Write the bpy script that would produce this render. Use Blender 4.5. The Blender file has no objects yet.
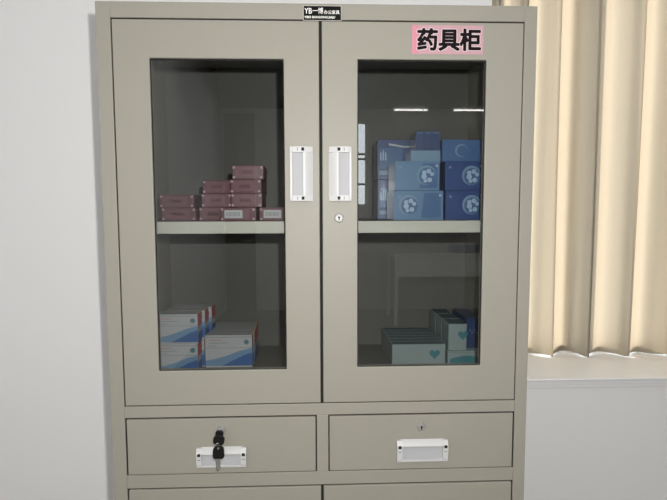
import bpy, bmesh, math, random
from mathutils import Vector, Matrix
random.seed(4)
SC = bpy.context.scene
COL = SC.collection
SC.view_settings.view_transform = 'Standard'
SC.view_settings.look = 'None'
SC.view_settings.exposure = 0.0

# ------------------------------------------------------------------ materials
def lin(r, g, b):
    f = lambda c: (c/255/12.92) if c/255 <= .04045 else ((c/255+.055)/1.055)**2.4
    return (f(r), f(g), f(b), 1)

def mat(name, rgb, rough=.5, metal=0.0, coat=0.0, noise=0.0, nscale=8.0, bump=0.0, bscale=200.0, spec=.5):
    m = bpy.data.materials.new(name); m.use_nodes = True
    nt = m.node_tree; b = nt.nodes['Principled BSDF']
    b.inputs['Base Color'].default_value = rgb
    b.inputs['Roughness'].default_value = rough
    b.inputs['Metallic'].default_value = metal
    b.inputs['Specular IOR Level'].default_value = spec
    if coat:
        b.inputs['Coat Weight'].default_value = coat
        b.inputs['Coat Roughness'].default_value = .06
    tc = nt.nodes.new('ShaderNodeTexCoord')
    if noise:
        n = nt.nodes.new('ShaderNodeTexNoise'); n.inputs['Scale'].default_value = nscale
        n.inputs['Detail'].default_value = 4
        nt.links.new(tc.outputs['Object'], n.inputs['Vector'])
        mx = nt.nodes.new('ShaderNodeMixRGB'); mx.blend_type = 'MIX'
        mx.inputs[1].default_value = tuple(c*(1-noise) for c in rgb[:3])+(1,)
        mx.inputs[2].default_value = tuple(min(1, c*(1+noise)) for c in rgb[:3])+(1,)
        nt.links.new(n.outputs['Fac'], mx.inputs[0])
        nt.links.new(mx.outputs[0], b.inputs['Base Color'])
    if bump:
        n2 = nt.nodes.new('ShaderNodeTexNoise'); n2.inputs['Scale'].default_value = bscale
        nt.links.new(tc.outputs['Object'], n2.inputs['Vector'])
        bp = nt.nodes.new('ShaderNodeBump'); bp.inputs['Strength'].default_value = bump
        bp.inputs['Distance'].default_value = .001
        nt.links.new(n2.outputs['Fac'], bp.inputs['Height'])
        nt.links.new(bp.outputs['Normal'], b.inputs['Normal'])
    return m

def glass_mat(name, tint, f0):
    m = bpy.data.materials.new(name); m.use_nodes = True
    nt = m.node_tree; nt.nodes.clear()
    out = nt.nodes.new('ShaderNodeOutputMaterial')
    tr = nt.nodes.new('ShaderNodeBsdfTransparent'); tr.inputs[0].default_value = tint
    gl = nt.nodes.new('ShaderNodeBsdfGlossy'); gl.inputs['Roughness'].default_value = .0
    gl.inputs['Color'].default_value = (1, 1, 1, 1)
    geo = nt.nodes.new('ShaderNodeNewGeometry')
    dot = nt.nodes.new('ShaderNodeVectorMath'); dot.operation = 'DOT_PRODUCT'
    nt.links.new(geo.outputs['Incoming'], dot.inputs[0]); nt.links.new(geo.outputs['Normal'], dot.inputs[1])
    def mth(op, a, b=None):
        n = nt.nodes.new('ShaderNodeMath'); n.operation = op
        for i, v in enumerate((a, b)):
            if v is None: continue
            if isinstance(v, (int, float)): n.inputs[i].default_value = v
            else: nt.links.new(v, n.inputs[i])
        return n.outputs[0]
    c = mth('ABSOLUTE', dot.outputs['Value'])
    p = mth('POWER', mth('SUBTRACT', 1.0, c), 5.0)
    f = mth('ADD', mth('MULTIPLY', p, 1-f0), f0)
    mx = nt.nodes.new('ShaderNodeMixShader')
    nt.links.new(f, mx.inputs[0]); nt.links.new(tr.outputs[0], mx.inputs[1]); nt.links.new(gl.outputs[0], mx.inputs[2])
    nt.links.new(mx.outputs[0], out.inputs['Surface'])
    return m

def emit_mat(name, rgb, strength):
    m = bpy.data.materials.new(name); m.use_nodes = True
    b = m.node_tree.nodes['Principled BSDF']
    b.inputs['Base Color'].default_value = rgb
    b.inputs['Emission Color'].default_value = rgb
    b.inputs['Emission Strength'].default_value = strength
    return m

def curtain_mat():
    m = bpy.data.materials.new('curtain_cloth'); m.use_nodes = True
    nt = m.node_tree; nt.nodes.clear()
    out = nt.nodes.new('ShaderNodeOutputMaterial')
    df = nt.nodes.new('ShaderNodeBsdfDiffuse'); tl = nt.nodes.new('ShaderNodeBsdfTranslucent')
    tc = nt.nodes.new('ShaderNodeTexCoord')
    mp = nt.nodes.new('ShaderNodeMapping'); mp.inputs['Scale'].default_value = (260, 260, 60)
    n = nt.nodes.new('ShaderNodeTexNoise'); n.inputs['Scale'].default_value = 1.0
    nt.links.new(tc.outputs['Object'], mp.inputs['Vector']); nt.links.new(mp.outputs[0], n.inputs['Vector'])
    mx = nt.nodes.new('ShaderNodeMixRGB')
    mx.inputs[1].default_value = CURT_A; mx.inputs[2].default_value = CURT_B
    nt.links.new(n.outputs['Fac'], mx.inputs[0])
    nt.links.new(mx.outputs[0], tl.inputs['Color'])
    df.inputs['Color'].default_value = CURT_D
    ms = nt.nodes.new('ShaderNodeMixShader'); ms.inputs[0].default_value = .55
    nt.links.new(df.outputs[0], ms.inputs[1]); nt.links.new(tl.outputs[0], ms.inputs[2])
    nt.links.new(ms.outputs[0], out.inputs['Surface'])
    return m
CURT_A = (.26, .212, .15, 1); CURT_B = (.295, .242, .178, 1); CURT_D = (.36, .325, .26, 1)

M = {}
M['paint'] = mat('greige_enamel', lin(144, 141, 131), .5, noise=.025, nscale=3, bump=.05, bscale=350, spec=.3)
M['paint_in'] = mat('greige_enamel_shaded', lin(92, 92, 88), .6, noise=.03, nscale=3)  # same enamel, colour darkened to stand in for the shade inside
M['lip'] = mat('shelf_enamel_lit', lin(186, 184, 174), .45, noise=.02, nscale=3)  # front lip lightened in colour for the light it catches
M['gap'] = mat('gap_shade_and_seal', lin(26, 24, 20), .9)  # near-black standing in for shade between panels; also the glazing seal
M['wall'] = mat('white_wall_paint', lin(229, 229, 230), .75, noise=.012, nscale=1.5, bump=.08, bscale=90)
M['wallfar'] = mat('far_wall_paint', lin(205, 204, 200), .8, noise=.02, nscale=2)
M['ceil'] = mat('ceiling_paint', lin(228, 228, 226), .85, noise=.02)
M['soffit_dark'] = mat('added_soffit_dark', lin(70, 70, 68), .8, noise=.05)
M['floor'] = mat('grey_floor_tile', lin(150, 146, 138), .5, noise=.06, nscale=4)
M['sill'] = mat('white_stone_sill', lin(250, 250, 252), .35, noise=.005, nscale=20)
M['frame'] = mat('white_window_frame', lin(225, 225, 222), .4, noise=.01)
M['bar'] = mat('dark_window_bar', lin(60, 60, 62), .4, noise=.03)
M['doorwood'] = mat('brown_door_wood', lin(92, 78, 66), .5, noise=.12, nscale=6)
M['glass'] = glass_mat('cabinet_glass', (.79, .81, .80, 1), .125)
M['winglass'] = glass_mat('window_glass', (.95, .96, .96, 1), .08)
M['chrome'] = mat('bright_chrome', (.66, .66, .66, 1), .14, metal=.95)
M['lock'] = mat('grey_nickel', lin(150, 150, 148), .45, metal=.25, spec=.4)
M['handle'] = mat('satin_silver_handle', lin(190, 190, 190), .4, spec=.4, coat=.3)
M['recess'] = mat('pale_grey_recess', lin(168, 168, 171), .6, spec=.3)
M['black'] = mat('black_plastic', lin(17, 17, 17), .4, spec=.3)
M['dark_mark'] = mat('dark_slot_and_reflection', lin(12, 12, 12), .8)
M['pink'] = mat('pink_sticker_paper', lin(182, 143, 151), .75, noise=.10, nscale=60)
M['pinkred'] = mat('rose_sticker_pattern', lin(196, 128, 145), .6, noise=.35, nscale=420)
M['outline'] = mat('pale_letter_edge', lin(205, 186, 188), .6)
M['ink'] = mat('black_letter_ink', lin(22, 15, 19), .7, spec=.1)
M['plate'] = mat('black_nameplate', lin(16, 15, 16), .5, spec=.1)
M['platew'] = mat('white_plate_print', lin(228, 226, 222), .5)
M['steelrim'] = mat('plate_rim', lin(190, 186, 176), .35, metal=.4)
M['maroon'] = mat('maroon_card', lin(94, 52, 62), .45, noise=.06, nscale=30, coat=.3)
M['maroonlt'] = mat('pale_maroon_card', lin(108, 68, 78), .45, noise=.06, nscale=30, coat=.3)
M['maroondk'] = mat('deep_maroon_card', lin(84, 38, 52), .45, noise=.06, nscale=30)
M['desk'] = mat('white_desk_board', lin(228, 229, 230), .4, noise=.01)
M['white'] = mat('white_card', lin(178, 180, 182), .45, coat=.3, noise=.01)
M['printgrey'] = mat('grey_print', lin(120, 122, 128), .6)
M['blue'] = mat('sky_blue_card', lin(88, 124, 160), .3, coat=.6, noise=.08, nscale=12)
M['bluedk'] = mat('deep_blue_card', lin(34, 64, 122), .3, coat=.6, noise=.10, nscale=14)
M['bluemd'] = mat('mid_blue_card', lin(60, 96, 142), .3, coat=.6, noise=.08, nscale=12)
M['bluepale'] = mat('pale_blue_card', lin(112, 142, 168), .3, coat=.5)
M['slate'] = mat('slate_blue_card', lin(70, 86, 128), .25, coat=.5, noise=.1, nscale=20)
M['dot'] = mat('pale_pink_dot', lin(172, 146, 152), .5)
M['disc'] = mat('pale_disc_print', lin(150, 174, 200), .4, noise=.18, nscale=160)
M['swoosh1'] = mat('light_blue_swoosh', lin(108, 142, 174), .45)
M['swoosh2'] = mat('strong_blue_swoosh', lin(50, 92, 150), .45)
M['red'] = mat('red_stripe', lin(190, 60, 66), .45)
M['teal'] = mat('teal_print', lin(60, 122, 132), .45)
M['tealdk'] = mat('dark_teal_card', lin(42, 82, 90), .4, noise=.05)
M['palemint'] = mat('pale_mint_card', lin(142, 158, 158), .4, coat=.5, noise=.02)
M['navy'] = mat('navy_card', lin(38, 60, 104), .35, coat=.4, noise=.12, nscale=30)
M['yellow'] = mat('yellow_edge', lin(220, 190, 110), .5)
M['tube'] = emit_mat('lit_tube', (1, .98, .94, 1), 7)
M['curtain'] = curtain_mat()

# ------------------------------------------------------------------ mesh helpers
class MB:
    def __init__(s): s.bm = bmesh.new(); s.mats = []
    def mi(s, m):
        if m not in s.mats: s.mats.append(m)
        return s.mats.index(m)
    def box(s, x0, x1, y0, y1, z0, z1, m, mtx=None):
        v = [s.bm.verts.new((x, y, z)) for x in (x0, x1) for y in (y0, y1) for z in (z0, z1)]
        if mtx is not None:
            for q in v: q.co = mtx @ q.co
        k = s.mi(m)
        for f in ((0,1,3,2),(4,6,7,5),(0,4,5,1),(2,3,7,6),(0,2,6,4),(1,5,7,3)):
            fc = s.bm.faces.new([v[i] for i in f]); fc.material_index = k
        return v
    def poly(s, pts, m):
        fc = s.bm.faces.new([s.bm.verts.new(p) for p in pts]); fc.material_index = s.mi(m); return fc
    def prism(s, pts, axis, a0, a1, m, mtx=None):
        """closed outline (2-D) extruded along axis 0/1/2 between a0 and a1"""
        def co(p, a):
            l = list(p); l.insert(axis, a); return Vector(l)
        A = [s.bm.verts.new(co(p, a0)) for p in pts]; B = [s.bm.verts.new(co(p, a1)) for p in pts]
        if mtx is not None:
            for q in A+B: q.co = mtx @ q.co
        k = s.mi(m); n = len(pts)
        fs = [s.bm.faces.new(A), s.bm.faces.new(B[::-1])]
        for i in range(n): fs.append(s.bm.faces.new((A[i], B[i], B[(i+1) % n], A[(i+1) % n])))
        for f in fs: f.material_index = k
    def cyl(s, c, axis, r, h0, h1, m, n=24, r2=None):
        r2 = r if r2 is None else r2
        def co(a, rr, h):
            l = [rr*math.cos(a), rr*math.sin(a)]; l.insert(axis, h); return Vector(c)+Vector(l)
        A = [s.bm.verts.new(co(2*math.pi*i/n, r, h0)) for i in range(n)]
        B = [s.bm.verts.new(co(2*math.pi*i/n, r2, h1)) for i in range(n)]
        k = s.mi(m)
        fs = [s.bm.faces.new(A), s.bm.faces.new(B[::-1])]
        for i in range(n): fs.append(s.bm.faces.new((A[i], B[i], B[(i+1) % n], A[(i+1) % n])))
        for f in fs: f.material_index = k
    def torus(s, c, R, r, m, mtx=None, n=28, k=10):
        vs = []
        for i in range(n):
            a = 2*math.pi*i/n; row = []
            for j in range(k):
                b = 2*math.pi*j/k
                p = Vector(((R+r*math.cos(b))*math.cos(a), r*math.sin(b), (R+r*math.cos(b))*math.sin(a)))
                if mtx is not None: p = mtx @ p
                row.append(s.bm.verts.new(Vector(c)+p))
            vs.append(row)
        q = s.mi(m)
        for i in range(n):
            for j in range(k):
                f = s.bm.faces.new((vs[i][j], vs[(i+1) % n][j], vs[(i+1) % n][(j+1) % k], vs[i][(j+1) % k]))
                f.material_index = q; f.smooth = True
    def ring(s, o, i, y0, y1, m):
        """rectangular frame: outer (x0,x1,z0,z1), inner likewise, front y0, rear y1"""
        def loop(r, y): return [s.bm.verts.new((x, y, z)) for x, z in ((r[0], r[2]), (r[1], r[2]), (r[1], r[3]), (r[0], r[3]))]
        of, inf, ob, ib = loop(o, y0), loop(i, y0), loop(o, y1), loop(i, y1)
        k = s.mi(m)
        for a in range(4):
            b = (a+1) % 4
            for f in ((of[a], of[b], inf[b], inf[a]), (ob[b], ob[a], ib[a], ib[b]), (of[b], of[a], ob[a], ob[b]), (inf[a], inf[b], ib[b], ib[a])):
                s.bm.faces.new(f).material_index = k
    def build(s, name, parent=None, bevel=0, seg=2, smooth=False, loc=None, rotz=0, normals=True):
        if normals: bmesh.ops.recalc_face_normals(s.bm, faces=s.bm.faces[:])
        me = bpy.data.meshes.new(name); s.bm.to_mesh(me); s.bm.free()
        for m in s.mats: me.materials.append(m)
        o = bpy.data.objects.new(name, me); COL.objects.link(o)
        if loc is not None: o.location = loc
        o.rotation_euler[2] = rotz
        if parent is not None: o.parent = parent
        if smooth:
            for p in me.polygons: p.use_smooth = True
        if bevel:
            b = o.modifiers.new('bevel', 'BEVEL'); b.width = bevel; b.segments = seg
            b.limit_method = 'ANGLE'; b.angle_limit = math.radians(40)
        return o

def tag(o, label, cat, group=None):
    o['label'] = label; o['category'] = cat
    if group: o['group'] = group
    return o
def struct(o): o['kind'] = 'structure'; return o
def empty(name, loc):
    o = bpy.data.objects.new(name, None); COL.objects.link(o); o.location = loc; o.empty_display_size = .05; return o

def text_mesh(name, pieces, parent):
    """pieces: (string, size, x, z, y, offset, material, xscale) -> ONE lettering mesh facing -Y"""
    mb = MB()
    for (s, size, x, z, y, off, m, xs) in pieces:
        cu = bpy.data.curves.new('t', 'FONT'); cu.body = s; cu.size = size
        cu.resolution_u = 3; cu.extrude = 0
        t = bpy.data.objects.new('t', cu); COL.objects.link(t)
        bpy.context.view_layer.update()
        dg = bpy.context.evaluated_depsgraph_get()
        me = bpy.data.meshes.new_from_object(t.evaluated_get(dg))
        k = mb.mi(m); n0 = len(mb.bm.faces)
        me.transform(Matrix.Translation((x, y, z)) @ Matrix.Rotation(math.pi/2, 4, 'X') @ Matrix.Diagonal((xs, 1, 1, 1)))
        mb.bm.from_mesh(me)
        for q in range(10 if off else 0):                     # thicken the strokes: copies stepped round a small circle
            a = 2*math.pi*q/10; v = Vector((off*math.cos(a), -1e-6*(q+1), off*math.sin(a)))
            me.transform(Matrix.Translation(v)); mb.bm.from_mesh(me); me.transform(Matrix.Translation(-v))
        mb.bm.faces.ensure_lookup_table()
        for f in mb.bm.faces[n0:]: f.material_index = k
        COL.objects.unlink(t); bpy.data.objects.remove(t); bpy.data.meshes.remove(me)
    return mb.build(name, parent, normals=False)

# ------------------------------------------------------------------ the room
XL, XR, YB, YF, ZC = -.86, 3.2, .40, -6.0, 3.2
WT = .28
# rear wall with the curtained window opening
wx0, wx1, wz0, wz1 = .90, 2.25, .925, 2.45
mb = MB()
for b in ((XL, wx0, 0, ZC), (wx1, XR, 0, ZC), (wx0, wx1, 0, wz0-.024), (wx0, wx1, wz1, ZC)):
    mb.box(b[0], b[1], YB, YB+WT, b[2], b[3], M['wall'])
struct(mb.build('wall_back'))
mb = MB(); mb.box(XL-.1, XL, YF-.2, YB+WT, 0, ZC, M['wall']); struct(mb.build('wall_left'))
mb = MB(); mb.box(XR, XR+.1, YF-.2, YB+WT, 0, ZC, M['wall']); struct(mb.build('wall_right'))
fx0, fx1, fz0, fz1 = .08, 1.15, 1.46, 2.64
mb = MB()
for b in ((XL, fx0, 0, ZC), (fx1, XR, 0, ZC), (fx0, fx1, 0, fz0), (fx0, fx1, fz1, ZC)):
    mb.box(b[0], b[1], YF-.2, YF, b[2], b[3], M['wallfar'])
struct(mb.build('wall_front'))
mb = MB(); mb.box(XL-.1, XR+.1, YF-.2, YB+WT, -.1, 0, M['floor']); struct(mb.build('floor'))
mb = MB(); mb.box(XL-.1, XR+.1, YF-.2, YB+WT, ZC, ZC+.1, M['ceil']); struct(mb.build('ceiling'))
mb = MB(); mb.prism([(XL, YF), (XR, YF), (XR, YF+2.4), (-.46, YF+2.4)], 2, 2.80, ZC, M['soffit_dark']); struct(mb.build('trim_1'))  # added soffit, shaped and coloured dark to darken the mirrored upper glass

# stone sill under the curtained window
mb = MB(); mb.box(wx0, wx1, .3880, .630, wz0-.024, wz0-.004, M['wall']); mb.box(wx0-.004, wx1+.004, .3690, .3999, wz0-.0045, wz0, M['sill']); mb.box(wx0, wx1, .3999, .630, wz0-.0045, wz0, M['sill'])
s_ = struct(mb.build('trim_2', bevel=.001, seg=2))
mb = MB(); mb.box(wx0-.01, wx1+.01, .394, YB+.001, wz0-.036, wz0-.024, M['wall'])
struct(mb.build('trim_3', bevel=.002))

def window(name, x0, x1, z0, z1, y, nx, zs, fw=.04, bw=.022, dark=False):
    mb = MB(); bm_ = M['bar'] if dark else M['frame']
    mb.ring((x0, x1, z0, z1), (x0+fw, x1-fw, z0+fw, z1-fw), y-.025, y+.025, M['frame'])
    for i in range(1, nx):
        x = x0+fw+(x1-x0-2*fw)*i/nx
        mb.box(x-bw/2, x+bw/2, y-.018, y+.018, z0+fw, z1-fw, bm_)
    for z in zs: mb.box(x0+fw, x1-fw, y-.017, y+.017, z-bw/2, z+bw/2, bm_)
    w = struct(mb.build(name, bevel=.002))
    g = MB(); g.poly(((x0+fw, y, z0+fw), (x1-fw, y, z0+fw), (x1-fw, y, z1-fw), (x0+fw, y, z1-fw)), M['winglass'])
    g.build('glass_pane', w)
    return w
window('window_1', wx0, wx1, wz0-.022, wz1, .655, 4, (2.14,), fw=.05, bw=.035)
window('window_2', fx0, fx1, fz0, fz1, YF-.06, 6, (1.77, 2.12, 2.19), fw=.035, bw=.028, dark=True)

# brown door on the far wall, seen only as a reflection in the glass
mb = MB(); mb.box(XL+.03, -.42, YF, YF+.05, 0, 2.72, M['doorwood'])
for z0, z1 in ((.2, 1.1), (1.25, 2.55)): mb.box(XL+.09, -.48, YF+.05, YF+.058, z0, z1, M['doorwood'])
d_ = struct(mb.build('door_1', bevel=.004))
mb = MB(); mb.cyl((-.47, YF+.05, 1.0), 1, .02, 0, .05, M['chrome']); mb.box(-.58, -.46, YF+.09, YF+.105, .99, 1.01, M['chrome'])
mb.build('door_handle', d_)

# tube lights on the far wall and the desk there (mirrored in the right-hand glass)
for i, (x0, x1, lb) in enumerate(((1.5, 1.95, 'lit tube light over the far wall, nearer the barred window, mirrored as left glint'),
                                 (2.32, 2.8, 'lit tube light over the far wall, farther from the barred window, mirrored as right glint'))):
    t = tag(empty('tube_light', ((x0+x1)/2, YF+.12, 2.755)), lb, 'light', 'tube lights on the far wall')
    h = (x1-x0)/2
    mb = MB(); mb.box(-h-.03, h+.03, -.122, -.02, .0, .046, M['frame']); mb.build('housing', t, bevel=.004)
    mb = MB(); mb.cyl((0, -.012, .012), 0, .010, -h, h, M['tube'], 12); mb.build('tube', t, smooth=True)
dk = tag(empty('desk', (2.05, -5.3, 0)), 'white desk at the far wall, mirrored as pale band in the right glass door', 'desk')
mb = MB(); mb.box(-.72, .72, -.35, .35, .855, .885, M['desk']); mb.build('desk_top', dk, bevel=.004)
mb = MB(); mb.box(-.66, .72, .30, .32, .60, .855, M['desk']); mb.build('front_panel', dk, bevel=.003)
for sx in (-.66, .66):
    for sy in (-.31, .31):
        mb = MB(); mb.box(sx-.02, sx+.02, sy-.02, sy+.02, 0, .855, M['frame']); mb.build('leg', dk, bevel=.003)
fb = MB(); fb.box(-.16, .16, -.12, .12, 0, .085, M['bluedk']); fb.box(-.165, .165, -.125, .125, .085, .1, M['bluemd'])
tag(fb.build('storage_box', bevel=.004, loc=(2.25, -5.1, .885)), 'blue lidded box on the far white desk, seen mirrored', 'box')

# ------------------------------------------------------------------ curtain
edges = [.905, .985, 1.075, 1.184, 1.303, 1.445, 1.575, 1.70, 1.83, 1.96, 2.10, 2.22]
def cr(p0, p1, p2, p3, t):
    return .5*((2*p1)+(p2-p0)*t+(2*p0-5*p1+4*p2-p3)*t*t+(3*p1-p0-3*p2+p3)*t**3)
def curtain_profile(z):
    u = (2.40-z)/1.47
    P = []
    for k, e in enumerate(edges):
        w = .006*math.sin(1.7*k+2.3*u)*u
        yk = .572+.006*math.sin(2.1*k+1.3)
        e2 = e+w
        amp = .044+.010*u*(.5+.5*math.sin(3.1*k))
        p = (edges[k+1] if k+1 < len(edges) else e+.12)-e
        P += [Vector((e2-.012, yk+.004)), Vector((e2, yk)), Vector((e2-.003, yk+.008)), Vector((e2+.22*p, yk+amp*.72)), Vector((e2+.48*p, yk+amp)), Vector((e2+.75*p, yk+amp*.55))]
    out = []
    for i in range(1, len(P)-2):
        for j in range(6): out.append(cr(P[i-1], P[i], P[i+1], P[i+2], j/6))
    return out
ct = tag(empty('curtain', (1.58, .575, wz0)), 'beige pleated cloth curtain hanging to the white window sill', 'curtain')
mb = MB(); k = mb.mi(M['curtain']); rows = []
NZ = 24
for r in range(NZ+1):
    z = 2.395-(2.395-wz0-.0015)*r/NZ
    rows.append([mb.bm.verts.new((p.x-1.58, p.y-.575, z-wz0 + (.003*(1+math.sin(i*.21)) if r == NZ else 0))) for i, p in enumerate(curtain_profile(z))])
for a, b in zip(rows, rows[1:]):
    for i in range(len(a)-1):
        f = mb.bm.faces.new((a[i], a[i+1], b[i+1], b[i])); f.material_index = k; f.smooth = True
mb.build('cloth', ct)
mb = MB(); mb.cyl((0, .0, 2.405-wz0), 0, .012, -.64, .66, M['frame'], 12)
for x in (-.5, .5): mb.box(x-.01, x+.01, -.01, .01, 2.41-wz0, 2.45-wz0, M['frame'])
mb.build('curtain_rail', ct)

# ------------------------------------------------------------------ cabinet
W, D, H = .85, .385, 1.8045
cab = tag(empty('filing_cabinet', (0, 0, 0)), 'tall greige steel cabinet with two glass doors and two drawers against white wall', 'cabinet')
P, PI_ = M['paint'], M['paint_in']
mb = MB(); mb.box(-.0022, .018, .0005, D, 0, H, P); mb.build('side_panel', cab, bevel=.0015)
mb = MB(); mb.box(W-.018, W+.0025, .0005, D, 0, H, P); mb.build('side_panel', cab, bevel=.0015)
mb = MB(); mb.box(.018, W-.018, .0005, D, H-.018, H, P); mb.build('top_panel', cab, bevel=.0015)
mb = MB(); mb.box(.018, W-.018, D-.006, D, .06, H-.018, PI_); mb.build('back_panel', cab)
# front frame of rails and stiles (one welded mesh)
mb = MB()
yf, yr = 0.0, .022
mb.box(-.0022, .0255, yf, yr, 0, H, P); mb.box(W-.0225, W+.0025, yf, yr, 0, H, P)
mb.box(.0255, W-.0225, yf, yr, 1.7745, H, P)
mb.box(.0255, W-.0225, yf, yr, .9870, 1.0112, P)
mb.box(.0255, W-.0225, yf, yr, .8378, .8660, P)
mb.box(.4148, .4388, yf, yr, .8660, .9870, P)
mb.box(.0255, W-.0225, yf, yr, .0, .08, P)
mb.build('front_frame', cab, bevel=.0012)
mb = MB()                                                            # dark backing coloured to stand in for the shade behind the gaps
for b in ((.02, .83, 1.766, 1.79), (.02, .83, .98, 1.02), (.02, .83, .83, .872), (.02, .034, .08, 1.79), (.819, .835, .08, 1.79), (.417, .4355, .08, .985)):
    mb.box(b[0], b[1], .0232, .026, b[2], b[3], M['gap'])
# dark strips set into every opening in place of its shade
for b in ((.0256, .8274, 1.7713, 1.7744), (.0256, .8274, 1.0113, 1.0134), (.0256, .8274, .9843, .9869), (.0256, .8274, .8661, .8684), (.0256, .8274, .8353, .8377),
          (.0256, .0284, .0826, 1.7712), (.8253, .8274, .0826, 1.7712), (.4234, .4284, .0826, .835), (.4234, .4285, 1.0135, 1.7712), (.4124, .4147, .8685, .9842), (.4389, .4411, .8685, .9842)):
    mb.box(b[0], b[1], .003, .022, b[2], b[3], M['gap'])
mb.build('gap_shade_strips', cab)
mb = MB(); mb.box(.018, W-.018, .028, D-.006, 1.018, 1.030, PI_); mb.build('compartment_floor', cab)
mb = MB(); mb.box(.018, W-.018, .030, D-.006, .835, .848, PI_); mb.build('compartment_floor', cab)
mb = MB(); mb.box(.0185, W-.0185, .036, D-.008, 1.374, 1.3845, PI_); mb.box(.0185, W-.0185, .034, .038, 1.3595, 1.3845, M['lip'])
mb.build('shelf', cab, bevel=.0012)

def handle(parent, cx, cz, L, Wd, grip, gf=.42):
    """cup pull; local long axis a, width axis b (grip side = +b), depth towards the room = c"""
    ax = {'up': (Vector((1,0,0)), Vector((0,0,1))), 'right': (Vector((0,0,1)), Vector((1,0,0))), 'left': (Vector((0,0,1)), Vector((-1,0,0)))}[grip]
    A, B = ax; C_ = Vector((0, -1, 0))
    mtx = Matrix((( A.x, B.x, C_.x, cx), (A.y, B.y, C_.y, 0), (A.z, B.z, C_.z, cz), (0, 0, 0, 1)))
    l, w = L/2, Wd/2
    mb = MB()
    # backing tray
    mb.box(-l, l, -w, w, .001, .003, M['recess'], mtx)
    # scooped floor of the recess
    n = 8
    prof = [(-w+.004+(2*w-.012)*i/n, .0032+.005*(math.cos(math.pi*i/n*1.0)*.5+.5)*.3) for i in range(n+1)]
    prof = prof+[(w-.008, .0025), (-w+.004, .0025)]
    mb.prism(prof, 0, -l+.009, l-.009, M['recess'], mtx)
    # thin bright rim on the open side
    mb.box(-l, l, -w, -w+.004, .002, .009, M['handle'], mtx)
    # curved grip on the other side
    g = []
    for i in range(9):
        t = i/8; g.append((w-gf*Wd*t, .003+.0085*math.sin(math.pi/2*t)))
    g2 = [(b+.001, c-.0018) for b, c in g[::-1]]
    mb.prism(g+g2, 0, -l+.008, l-.008, M['handle'], mtx)
    # end caps; small insets paint the dark reflections of the chrome
    for s in (-1, 1):
        x0, x1 = (l-.011, l) if s > 0 else (-l, -l+.011)
        mb.prism([(-w, .002), (w, .002), (w, .007), (w-gf*Wd*.9, .0125), (-w+.006, .0105), (-w, .0085)], 0, x0, x1, M['handle'], mtx)
        xm = (x0+x1)/2
        b0 = w-gf*Wd*1.08; mb.box(xm-.0030, xm+.0034, b0-.002, b0+.0035, .0108, .0131, M['dark_mark'], mtx)
        mb.box(xm-.0030, xm+.0030, b0-.0105, b0-.0088, .0100, .0118, M['printgrey'], mtx)
    return mb.build('handle', parent, bevel=.0008, seg=2)

def lock(parent, cx, cz, keyhole=True):
    mb = MB()
    mb.cyl((cx, 0, cz), 1, .0098, -.0005, -.0045, M['lock'], 28, .0078)
    mb.cyl((cx, 0, cz), 1, .0066, -.0045, -.0065, M['lock'], 28, .0062)
    if keyhole:
        mb.box(cx-.0011, cx+.0011, -.0072, -.0064, cz-.0048, cz+.0030, M['dark_mark'])
        mb.cyl((cx, 0, cz+.001), 1, .0022, -.0064, -.0072, M['dark_mark'], 14)
    return mb.build('lock', parent, bevel=.0005)

def glass_door(o, i):
    mb = MB(); mb.ring(o, i, -.0015, .018, P)
    d = mb.build('door', cab, bevel=.0016, seg=3)
    g = MB(); e = .0001
    g.poly(((i[0]+e, .0035, i[2]+e), (i[1]-e, .0035, i[2]+e), (i[1]-e, .0035, i[3]-e), (i[0]+e, .0035, i[3]-e)), M['glass'])
    gp = g.build('glass_pane', d); gp['label'] = 'clear reflective glass pane'
    b = MB(); b.ring((i[0], i[1], i[2], i[3]), (i[0]+.0018, i[1]-.0018, i[2]+.0006, i[3]-.0028), .0025, .0050, M['gap'])
    b.build('glazing_seal', d)
    return d
dl = glass_door((.0285, .4232, 1.0135, 1.7712), (.0974, .3545, 1.0842, 1.6995))
dr = glass_door((.4287, .8252, 1.0135, 1.7712), (.4985, .7528, 1.0868, 1.7002))
handle(dl, .3876, 1.478, .106, .0446, 'right')
handle(dr, .4638, 1.478, .106, .0440, 'left')
lock(dr, .4613, 1.3913)

def drawer(x0, x1, z0, z1):
    mb = MB(); mb.box(x0, x1, -.0015, .017, z0, z1, P)
    mb.box(x0+.012, x1-.012, .017, .33, z0+.006, z0+.010, PI_)
    for x in (x0+.012, x1-.014): mb.box(x, x+.002, .017, .33, z0+.006, z1-.02, PI_)
    return mb.build('drawer', cab, bevel=.0016, seg=3)
w1 = drawer(.0295, .4122, .8685, .9842)
w2 = drawer(.4412, .8235, .8685, .9842)
handle(w1, .2200, .9040, .101, .0395, 'up', .30); lock(w1, .2200, .9600, False)
handle(w2, .6330, .9095, .1060, .0445, 'up', .26); lock(w2, .6311, .9592)
for x0, x1 in ((.0290, .4233), (.4285, .8240)):
    mb = MB(); mb.box(x0, x1, -.0015, .018, .0825, .8352, P); d = mb.build('door', cab, bevel=.0016, seg=3)
    handle(d, x1-.035 if x0 < .1 else x0+.035, .46, .106, .0446, 'right' if x0 < .1 else 'left')

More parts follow.
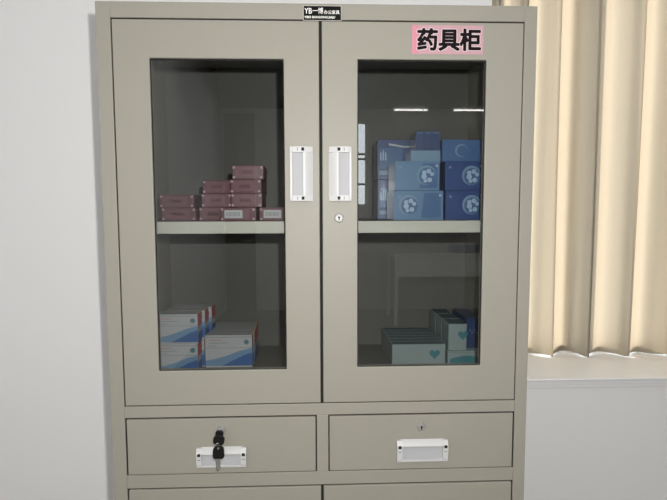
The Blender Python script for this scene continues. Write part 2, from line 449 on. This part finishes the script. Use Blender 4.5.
# sticker and nameplate
mb = MB(); mb.box(.6040, .7450, -.0020, -.0012, 1.7105, 1.7655, M['pink'])
mb.box(.6044, .6165, -.0022, -.0019, 1.711, 1.765, M['pinkred'])
st = mb.build('name_sticker', cab); st['label'] = 'pink paper sticker lettered in black'
T = []
for i, ch in enumerate('药具柜'):
    x = .6135+.0425*i
    T.append((ch, .0435, x, 1.7215, -.0023, .0031, M['outline'], .98))
    T.append((ch, .0435, x, 1.7215, -.00255, .0016, M['ink'], .98))
text_mesh('lettering', T, st)
mb = MB(); mb.box(.3928, .4668, -.0022, -.0002, 1.7715, 1.7995, M['steelrim']); mb.box(.3940, .4660, -.0026, -.0020, 1.7724, 1.7985, M['plate'])
npl = mb.build('nameplate', cab); npl['label'] = 'small black nameplate printed in white'
text_mesh('lettering', [('YB', .0150, .3958, 1.7842, -.0028, .0002, M['platew'], .82), ('一博', .0125, .4108, 1.7850, -.0028, .00012, M['platew'], .85),
                        ('办公家具', .0080, .4330, 1.7842, -.0028, .0001, M['platew'], .95),
                        ('YIBO BANGONG JIAJU', .0058, .3955, 1.7758, -.0028, .0002, M['platew'], 1.02)], npl)

# keys
ks = tag(empty('key_set', (.2192, -.008, .959)), 'two black headed keys on a ring hanging from left drawer lock', 'keys')
def key_head(name, cx, cz, w, h, y, rot, flat):
    mb = MB(); pts = []
    for i in range(24):
        a = 2*math.pi*i/24; px, pz = w/2*math.copysign(abs(math.cos(a))**.6, math.cos(a)), h/2*math.copysign(abs(math.sin(a))**.7, math.sin(a))
        if flat and pz < 0: px = math.copysign(min(abs(px)*1.1, w/2), px); pz = max(pz, -h/2*.92)
        pts.append((px, pz))
    R = Matrix.Translation((cx, y, cz)) @ Matrix.Rotation(rot, 4, 'Y')
    mb.prism(pts, 1, -.0025, .0025, M['black'], R)
    mb.cyl(R @ Vector((0, -.0026, h*.36 if flat else -h*.38)), 1, .0022, -.0004, .0004, M['chrome'], 12)
    return mb.build(name, ks, bevel=.0012, seg=2)
mb = MB(); mb.box(-.0035, .0035, -.004, .006, -.0012, .0012, M['chrome']); mb.build('key_blade', ks)
key_head('key_head', -.0008, -.0015, .0160, .0130, -.006, 0, False)
key_head('key_head', -.0015, -.0130, .0225, .0185, -.0095, .12, False)
mb = MB(); mb.torus((-.0030, -.012, -.0232), .0050, .0008, M['chrome'], Matrix.Rotation(.5, 3, 'Z')); mb.build('key_ring', ks)
key_head('key_head', -.0008, -.0345, .0225, .0265, -.0185, 0, True)
mb = MB(); mb.prism([(-.0065, -.047), (-.0055, -.068), (-.002, -.072), (.002, -.0695), (.0035, -.066), (.0015, -.062), (.003, -.058), (.002, -.047)], 1, -.0192, -.0172, M['chrome']); mb.build('key_blade', ks)

# ------------------------------------------------------------------ cartons
E = .0004
def carton(name, w, d, h, kind, bar=False):
    """origin at centre of the base; -Y is the printed front"""
    mb = MB(); x, y = w/2, d/2
    base = {'maroon': 'maroon', 'white': 'white', 'blue': 'blue', 'deepblue': 'bluedk', 'slate': 'slate', 'slim': 'slate', 'midblue': 'bluemd', 'paleblue': 'bluepale', 'mint': 'palemint', 'navy': 'navy', 'tealflat': 'palemint'}[kind]
    mb.box(-x, x, -y, y, 0, h, M[base])
    fr = lambda a, b, c, e, m: mb.poly(((-x+a*w, -y-E, c*h), (-x+b*w, -y-E, c*h), (-x+b*w, -y-E, e*h), (-x+a*w, -y-E, e*h)), M[m])
    fp = lambda pts, m, dy=E: mb.poly([(-x+p*w, -y-dy, q*h) for p, q in pts], M[m])
    def disc(cx, cz, r, m, dy=E, n=20): mb.poly([(-x+cx*w+r*math.cos(2*math.pi*i/n), -y-dy, cz*h+r*math.sin(2*math.pi*i/n)) for i in range(n)], M[m])
    if kind == 'maroon':
        fr(.08, .80, .14, .86, 'maroonlt')
        for cx in (.05, .93):
            for cz in (.14, .84): disc(cx, cz, .0027, 'dot', 2*E, 10)
        if not bar:
            for i in range(5): fr(.30+.07*i, .34+.07*i, .36+.05*(i % 2), .62, 'maroondk')
        else:
            fp([(.12, .2), (.62, .2), (.62, .8), (.12, .8)], 'white', 2*E)
            for i in range(11): fp([(.17+.036*i, .34), (.17+.036*i+.016, .34), (.17+.036*i+.016, .66), (.17+.036*i, .66)], 'printgrey', 3*E)
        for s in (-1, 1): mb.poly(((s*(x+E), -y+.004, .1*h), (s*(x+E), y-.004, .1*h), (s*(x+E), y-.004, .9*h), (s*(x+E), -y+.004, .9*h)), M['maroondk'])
        for cz in (.2, .8): mb.poly([(x+2*E, -y+.012+.003*math.cos(2*math.pi*i/10), cz*h+.003*math.sin(2*math.pi*i/10)) for i in range(10)], M['dot'])
    elif kind == 'white':
        fp([(0, .05), (1, .05), (1, .60), (.75, .52), (.45, .36), (.2, .26), (0, .22)], 'swoosh1')
        fp([(.35, .05), (1, .05), (1, .46), (.8, .36), (.6, .22)], 'swoosh2', 2*E)
        fr(0, 1, .93, .945, 'printgrey'); fr(0, 1, .60, .612, 'printgrey')
        for i, (a, b) in enumerate(((.08, .34), (.08, .5), (.08, .26))): fr(a, b, .84-.09*i, .855-.09*i, 'red' if i == 0 else 'printgrey')
        disc(.88, .78, .0062, 'printgrey', 2*E); disc(.88, .78, .0040, 'teal', 3*E)
        for s in (-1, 1):
            mb.poly(((s*(x+E), -y+.001, .55*h), (s*(x+E), y-.001, .55*h), (s*(x+E), y-.001, .98*h), (s*(x+E), -y+.001, .98*h)), M['red'])
            mb.poly(((s*(x+E), -y+.001, .0), (s*(x+E), y-.001, .0), (s*(x+E), y-.001, .35*h), (s*(x+E), -y+.001, .35*h)), M['swoosh2'])
        mb.poly(((-x, -y, h+E), (x, -y, h+E), (x, -y+.003, h+E), (-x, -y+.003, h+E)), M['printgrey'])
        mb.poly(((x-.004, -y+.003, h+E), (x, -y+.003, h+E), (x, y, h+E), (x-.004, y, h+E)), M['yellow'])
    elif kind in ('blue', 'deepblue'):
        cx = .70 if not bar else .30
        if kind == 'deepblue': cx = .68
        r = min(.0215, h*.345)
        fr(.05, .95, .08, .92, 'bluemd' if kind == 'blue' else 'bluedk')
        if kind == 'blue': fp([(.05, .08), (.55, .08), (.62, .92), (.05, .92)], 'blue', 2*E)
        disc(cx, .52, r, 'bluepale', 3*E, 28); disc(cx+.02, .49, r*.86, 'bluemd', 4*E, 28)
        for q, (qa, qr, qs) in enumerate(((.3, .55, .22), (1.2, .5, .26), (2.3, .45, .24), (3.4, .3, .30), (4.4, .55, .2), (5.3, .5, .26))):
            disc(cx+.01+r*qr*math.cos(qa)/w, .5+r*qr*math.sin(qa)/h, r*qs, 'disc', (5+.3*q)*E, 7)
        disc(.12, .80, .0032, 'bluepale', 4*E, 10); disc(.93, .84, .0028, 'white', 4*E, 10)
    elif kind == 'slate':
        fp([(.05, .12), (.9, .12), (.9, .22), (.05, .22)], 'bluepale')
        fr(.05, .62, .30, .80, 'bluemd')
        for i in range(3): fp([(.07+.06*i, .5), (.11+.06*i, .46), (.09+.06*i, .7+.06*(i % 2)), (.06+.06*i, .66)], 'disc', 2*E)
        fp([(.28, .86), (.66, .80), (.95, .82), (.95, .845), (.66, .84), (.28, .91)], 'white')  # white streak paints the glare on the plastic wrap
    elif kind == 'slim':
        fr(.1, .9, .06, .94, 'navy'); fp([(.1, .9), (.9, .9), (.9, .93), (.1, .93)], 'bluepale', 2*E)
    elif kind == 'midblue':
        disc(.45, .5, h*.3, 'bluepale'); disc(.47, .48, h*.25, 'bluemd', 2*E)
    elif kind == 'mint':
        hx, hz, r = .80*w-x, .58*h, min(.013, h*.26)
        pts = []
        for i in range(24):
            t = 2*math.pi*i/24
            pts.append((hx+r*16*math.sin(t)**3/16, -y-E, hz+r*(13*math.cos(t)-5*math.cos(2*t)-2*math.cos(3*t)-math.cos(4*t))/16))
        mb.poly(pts, M['teal'])
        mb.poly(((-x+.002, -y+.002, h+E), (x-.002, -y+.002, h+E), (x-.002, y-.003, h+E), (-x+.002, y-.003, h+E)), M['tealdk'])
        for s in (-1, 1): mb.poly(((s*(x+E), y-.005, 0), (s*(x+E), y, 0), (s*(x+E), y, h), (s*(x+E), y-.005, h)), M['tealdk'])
    elif kind == 'tealflat':
        fp([(.06, .14), (.94, .14), (.94, .55), (.8, .66), (.5, .72), (.2, .62), (.06, .5)], 'teal')
        fr(0, 1, .9, .93, 'printgrey')
    elif kind == 'navy':
        for i in range(4): disc(.25+.15*i, .6-.08*(i % 2), .0022, 'bluepale', E, 8)
    return mb.build(name, None, bevel=.0006, seg=1, normals=True)

PROTO = {}
def place(name, key, x0, x1, yfront, z, label, group, rot=0):
    """key = (w, d, h, kind, bar); the first of a kind is the source, the rest are copies"""
    if key not in PROTO:
        o = carton(name, *key); PROTO[key] = o
    else:
        o = PROTO[key].copy(); COL.objects.link(o)
    o.location = ((x0+x1)/2, yfront+key[1]/2, z); o.rotation_euler[2] = rot
    tag(o, label, 'box', group)
    return o

SH = 1.3848; FL = 1.0303
g = 'maroon medicine boxes on the left of the shelf'
mk = (.076, .10, .0285, 'maroon', False); mkb = (.076, .10, .0285, 'maroon', True); mks = (.066, .10, .0295, 'maroon', False)
hh = .0287
place('medicine_box', mk, .074, .150, .125, SH, 'maroon medicine box, lower of the pair at the left end of the shelf', g)
place('medicine_box', mk, .071, .147, .123, SH+hh, 'maroon medicine box, upper of the pair at the left end of the shelf', g)
place('medicine_box', mks, .1585, .2245, .118, SH, 'maroon medicine box, bottom of the three-high stack beside the barcoded box', g)
place('medicine_box', mks, .163, .229, .117, SH+.0297, 'maroon medicine box, middle of the three-high stack', g, .03)
place('medicine_box', mks, .168, .234, .119, SH+.0594, 'maroon medicine box, top of the three-high stack', g, -.02)
place('medicine_box', mkb, .212, .288, .000+.078, SH, 'maroon box with white barcode panel, bottom of the four-high stack', g)
place('medicine_box', mks, .2335, .2995, .085, SH+.0292, 'maroon medicine box, second from bottom of the four-high stack', g, .015)
place('medicine_box', mks, .2345, .3005, .083, SH+.0589, 'maroon medicine box, third from bottom of the four-high stack', g, -.02)
place('medicine_box', mks, .237, .303, .085, SH+.0886, 'maroon medicine box, topmost of the four-high stack', g, .02)
place('medicine_box', mkb, .2965, .3725, .088, SH, 'maroon box with white barcode panel, lying alone right of the tall stack', g, -.06)

g = 'blue wrapped packs on the right of the shelf'
place('wrapped_pack', (.110, .10, .0640, 'blue', True), .5855, .6955, .095, SH, 'light blue pack with pale disc at left, on shelf, front bottom', g)
place('wrapped_pack', (.098, .10, .0640, 'blue', False), .589, .687, .097, SH+.0645, 'light blue pack with pale disc at right, atop the front bottom pack', g)
place('wrapped_pack', (.086, .10, .0640, 'deepblue', False), .703, .789, .105, SH, 'deep blue pack with disc, lower right on the shelf beside light blue packs', g)
place('wrapped_pack', (.086, .10, .0640, 'deepblue', False), .702, .788, .107, SH+.0645, 'deep blue pack with disc, stacked above the lower right deep blue pack', g)
place('wrapped_pack', (.098, .10, .0950, 'slate', False), .5655, .6635, .215, SH, 'slate blue pack standing behind light blue packs, lower left', g)
place('wrapped_pack', (.098, .10, .0950, 'slate', False), .5645, .6625, .213, SH+.0955, 'slate blue pack with painted glare, rising behind light blue packs at left', g)
place('wrapped_pack', (.066, .07, .0240, 'paleblue', False), .6255, .6915, .110, SH+.129, 'thin pale blue pack lying flat on the upper light blue pack', g)
for i, nm in enumerate(('left', 'middle', 'right')):
    place('slim_carton', (.0175, .07, .042, 'slim', False), .638+.0182*i, .6555+.0182*i, .118, SH+.1535, 'slim slate carton upright on pale blue pack, %s of three' % nm, 'slim cartons atop the pale blue pack')
place('wrapped_pack', (.096, .10, .0480, 'midblue', False), .6955, .7915, .112, SH+.129, 'mid blue pack on top of the deep blue packs at right', g)

g = 'white and blue cartons in the lower left'
wk = (.094, .042, .0690, 'white', False)
ordn = ('front', 'second', 'rear')
for i in range(3):
    place('medicine_carton', wk, .0455+.006*i, .1395+.006*i, .150+.0445*i, FL, '%s white blue-waved carton in the lower layer of the left corner stack' % ordn[i].capitalize(), g)
for i in range(3):
    place('medicine_carton', wk, .0470+.007*i, .1410+.007*i, .151+.0445*i, FL+.0693, '%s white blue-waved carton in the upper layer of the left corner stack' % ordn[i].capitalize(), g)
wk2 = (.112, .0275, .0790, 'white', False)
for i in range(5):
    place('medicine_carton', wk2, .1485-.0012*i+(.003 if i else 0), .2605-.0012*i+(.003 if i else 0), .188+.0285*i, FL, ('front', 'second', 'third', 'fourth', 'rearmost')[i].capitalize()+' white blue-waved carton in the row right of the corner stack', g)

g = 'pale mint cartons in the lower right'
tk = (.128, .0275, .0570, 'mint', False)
for i in range(6):
    place('medicine_carton', tk, .5955-.0004*i, .7235-.0004*i, .165+.0285*i, FL, ('front', 'second', 'third', 'fourth', 'fifth', 'rearmost')[i].capitalize()+' mint carton in the left row of the lower right compartment', g)
place('medicine_carton', (.088, .19, .0400, 'tealflat', False), .729, .817, .163, FL, 'flat mint carton with teal front lying under stacked cartons at far right', g)
tk2 = (.044, .060, .0640, 'mint', False)
for i in range(3):
    place('medicine_carton', tk2, .7315-.001*i, .7755-.001*i, .168+.0625*i, FL+.0403 if i < 3 else FL, ('front', 'middle', 'rear')[i].capitalize()+' mint carton standing on the flat teal-fronted carton', g)
place('medicine_carton', (.036, .12, .0740, 'navy', False), .7795, .8155, .185, FL+.0403, 'navy carton standing on the flat carton against the right side', g)

# ------------------------------------------------------------------ light
def area(name, loc, rot, sx, sy, power, color):
    l = bpy.data.lights.new(name, 'AREA'); l.shape = 'RECTANGLE'; l.size = sx; l.size_y = sy; l.energy = power; l.color = color
    o = bpy.data.objects.new(name, l); COL.objects.link(o); o.location = loc; o.rotation_euler = rot; return o
area('ceiling_fill_light', (.48, -1.15, ZC-.03), (0, 0, 0), 1.2, .6, 2, (1, .985, .965))  # both overhead area lights are added fill, without a fixture
area('ceiling_fill_light', (.7, -3.05, ZC-.03), (0, 0, 0), 1.2, .6, 14, (1, .985, .965))
def portal(loc, rot, sx, sy):
    o = area('window_portal', loc, rot, sx, sy, 1, (1, 1, 1)); o.data.cycles.is_portal = True; return o
portal(((wx0+wx1)/2, .70, (wz0+wz1)/2), (math.radians(-90), 0, 0), wx1-wx0, wz1-wz0)
portal(((fx0+fx1)/2, YF-.22, (fz0+fz1)/2), (math.radians(90), 0, 0), fx1-fx0, fz1-fz0)
pl = bpy.data.lights.new('phone_lamp', 'POINT'); pl.energy = 47.0; pl.shadow_soft_size = .010; pl.color = (1, .985, .96)
po = bpy.data.objects.new('phone_lamp', pl); COL.objects.link(po); po.location = (.462, -1.0, 1.49)   # the small lamp beside the lens
sun = bpy.data.lights.new('sun', 'SUN'); sun.energy = 10.5; sun.angle = math.radians(4); sun.color = (1, .93, .82)
so = bpy.data.objects.new('sun', sun); COL.objects.link(so)
so.rotation_euler = Vector((.85, -1, -.45)).to_track_quat('-Z', 'Y').to_euler()
w = bpy.data.worlds.new('sky'); SC.world = w; w.use_nodes = True
bg = w.node_tree.nodes['Background']; bg.inputs[0].default_value = (.86, .93, 1, 1); bg.inputs[1].default_value = 5.0

# ------------------------------------------------------------------ camera
cd = bpy.data.cameras.new('camera'); cam = bpy.data.objects.new('camera', cd); COL.objects.link(cam)
cd.sensor_fit = 'HORIZONTAL'; cd.sensor_width = 36; cd.lens = 36*500/667
cam.location = (.4142, -.999, 1.4064); cam.rotation_euler = (1.4918, .0029, -.0364)
cd.clip_start = .02
SC.camera = cam
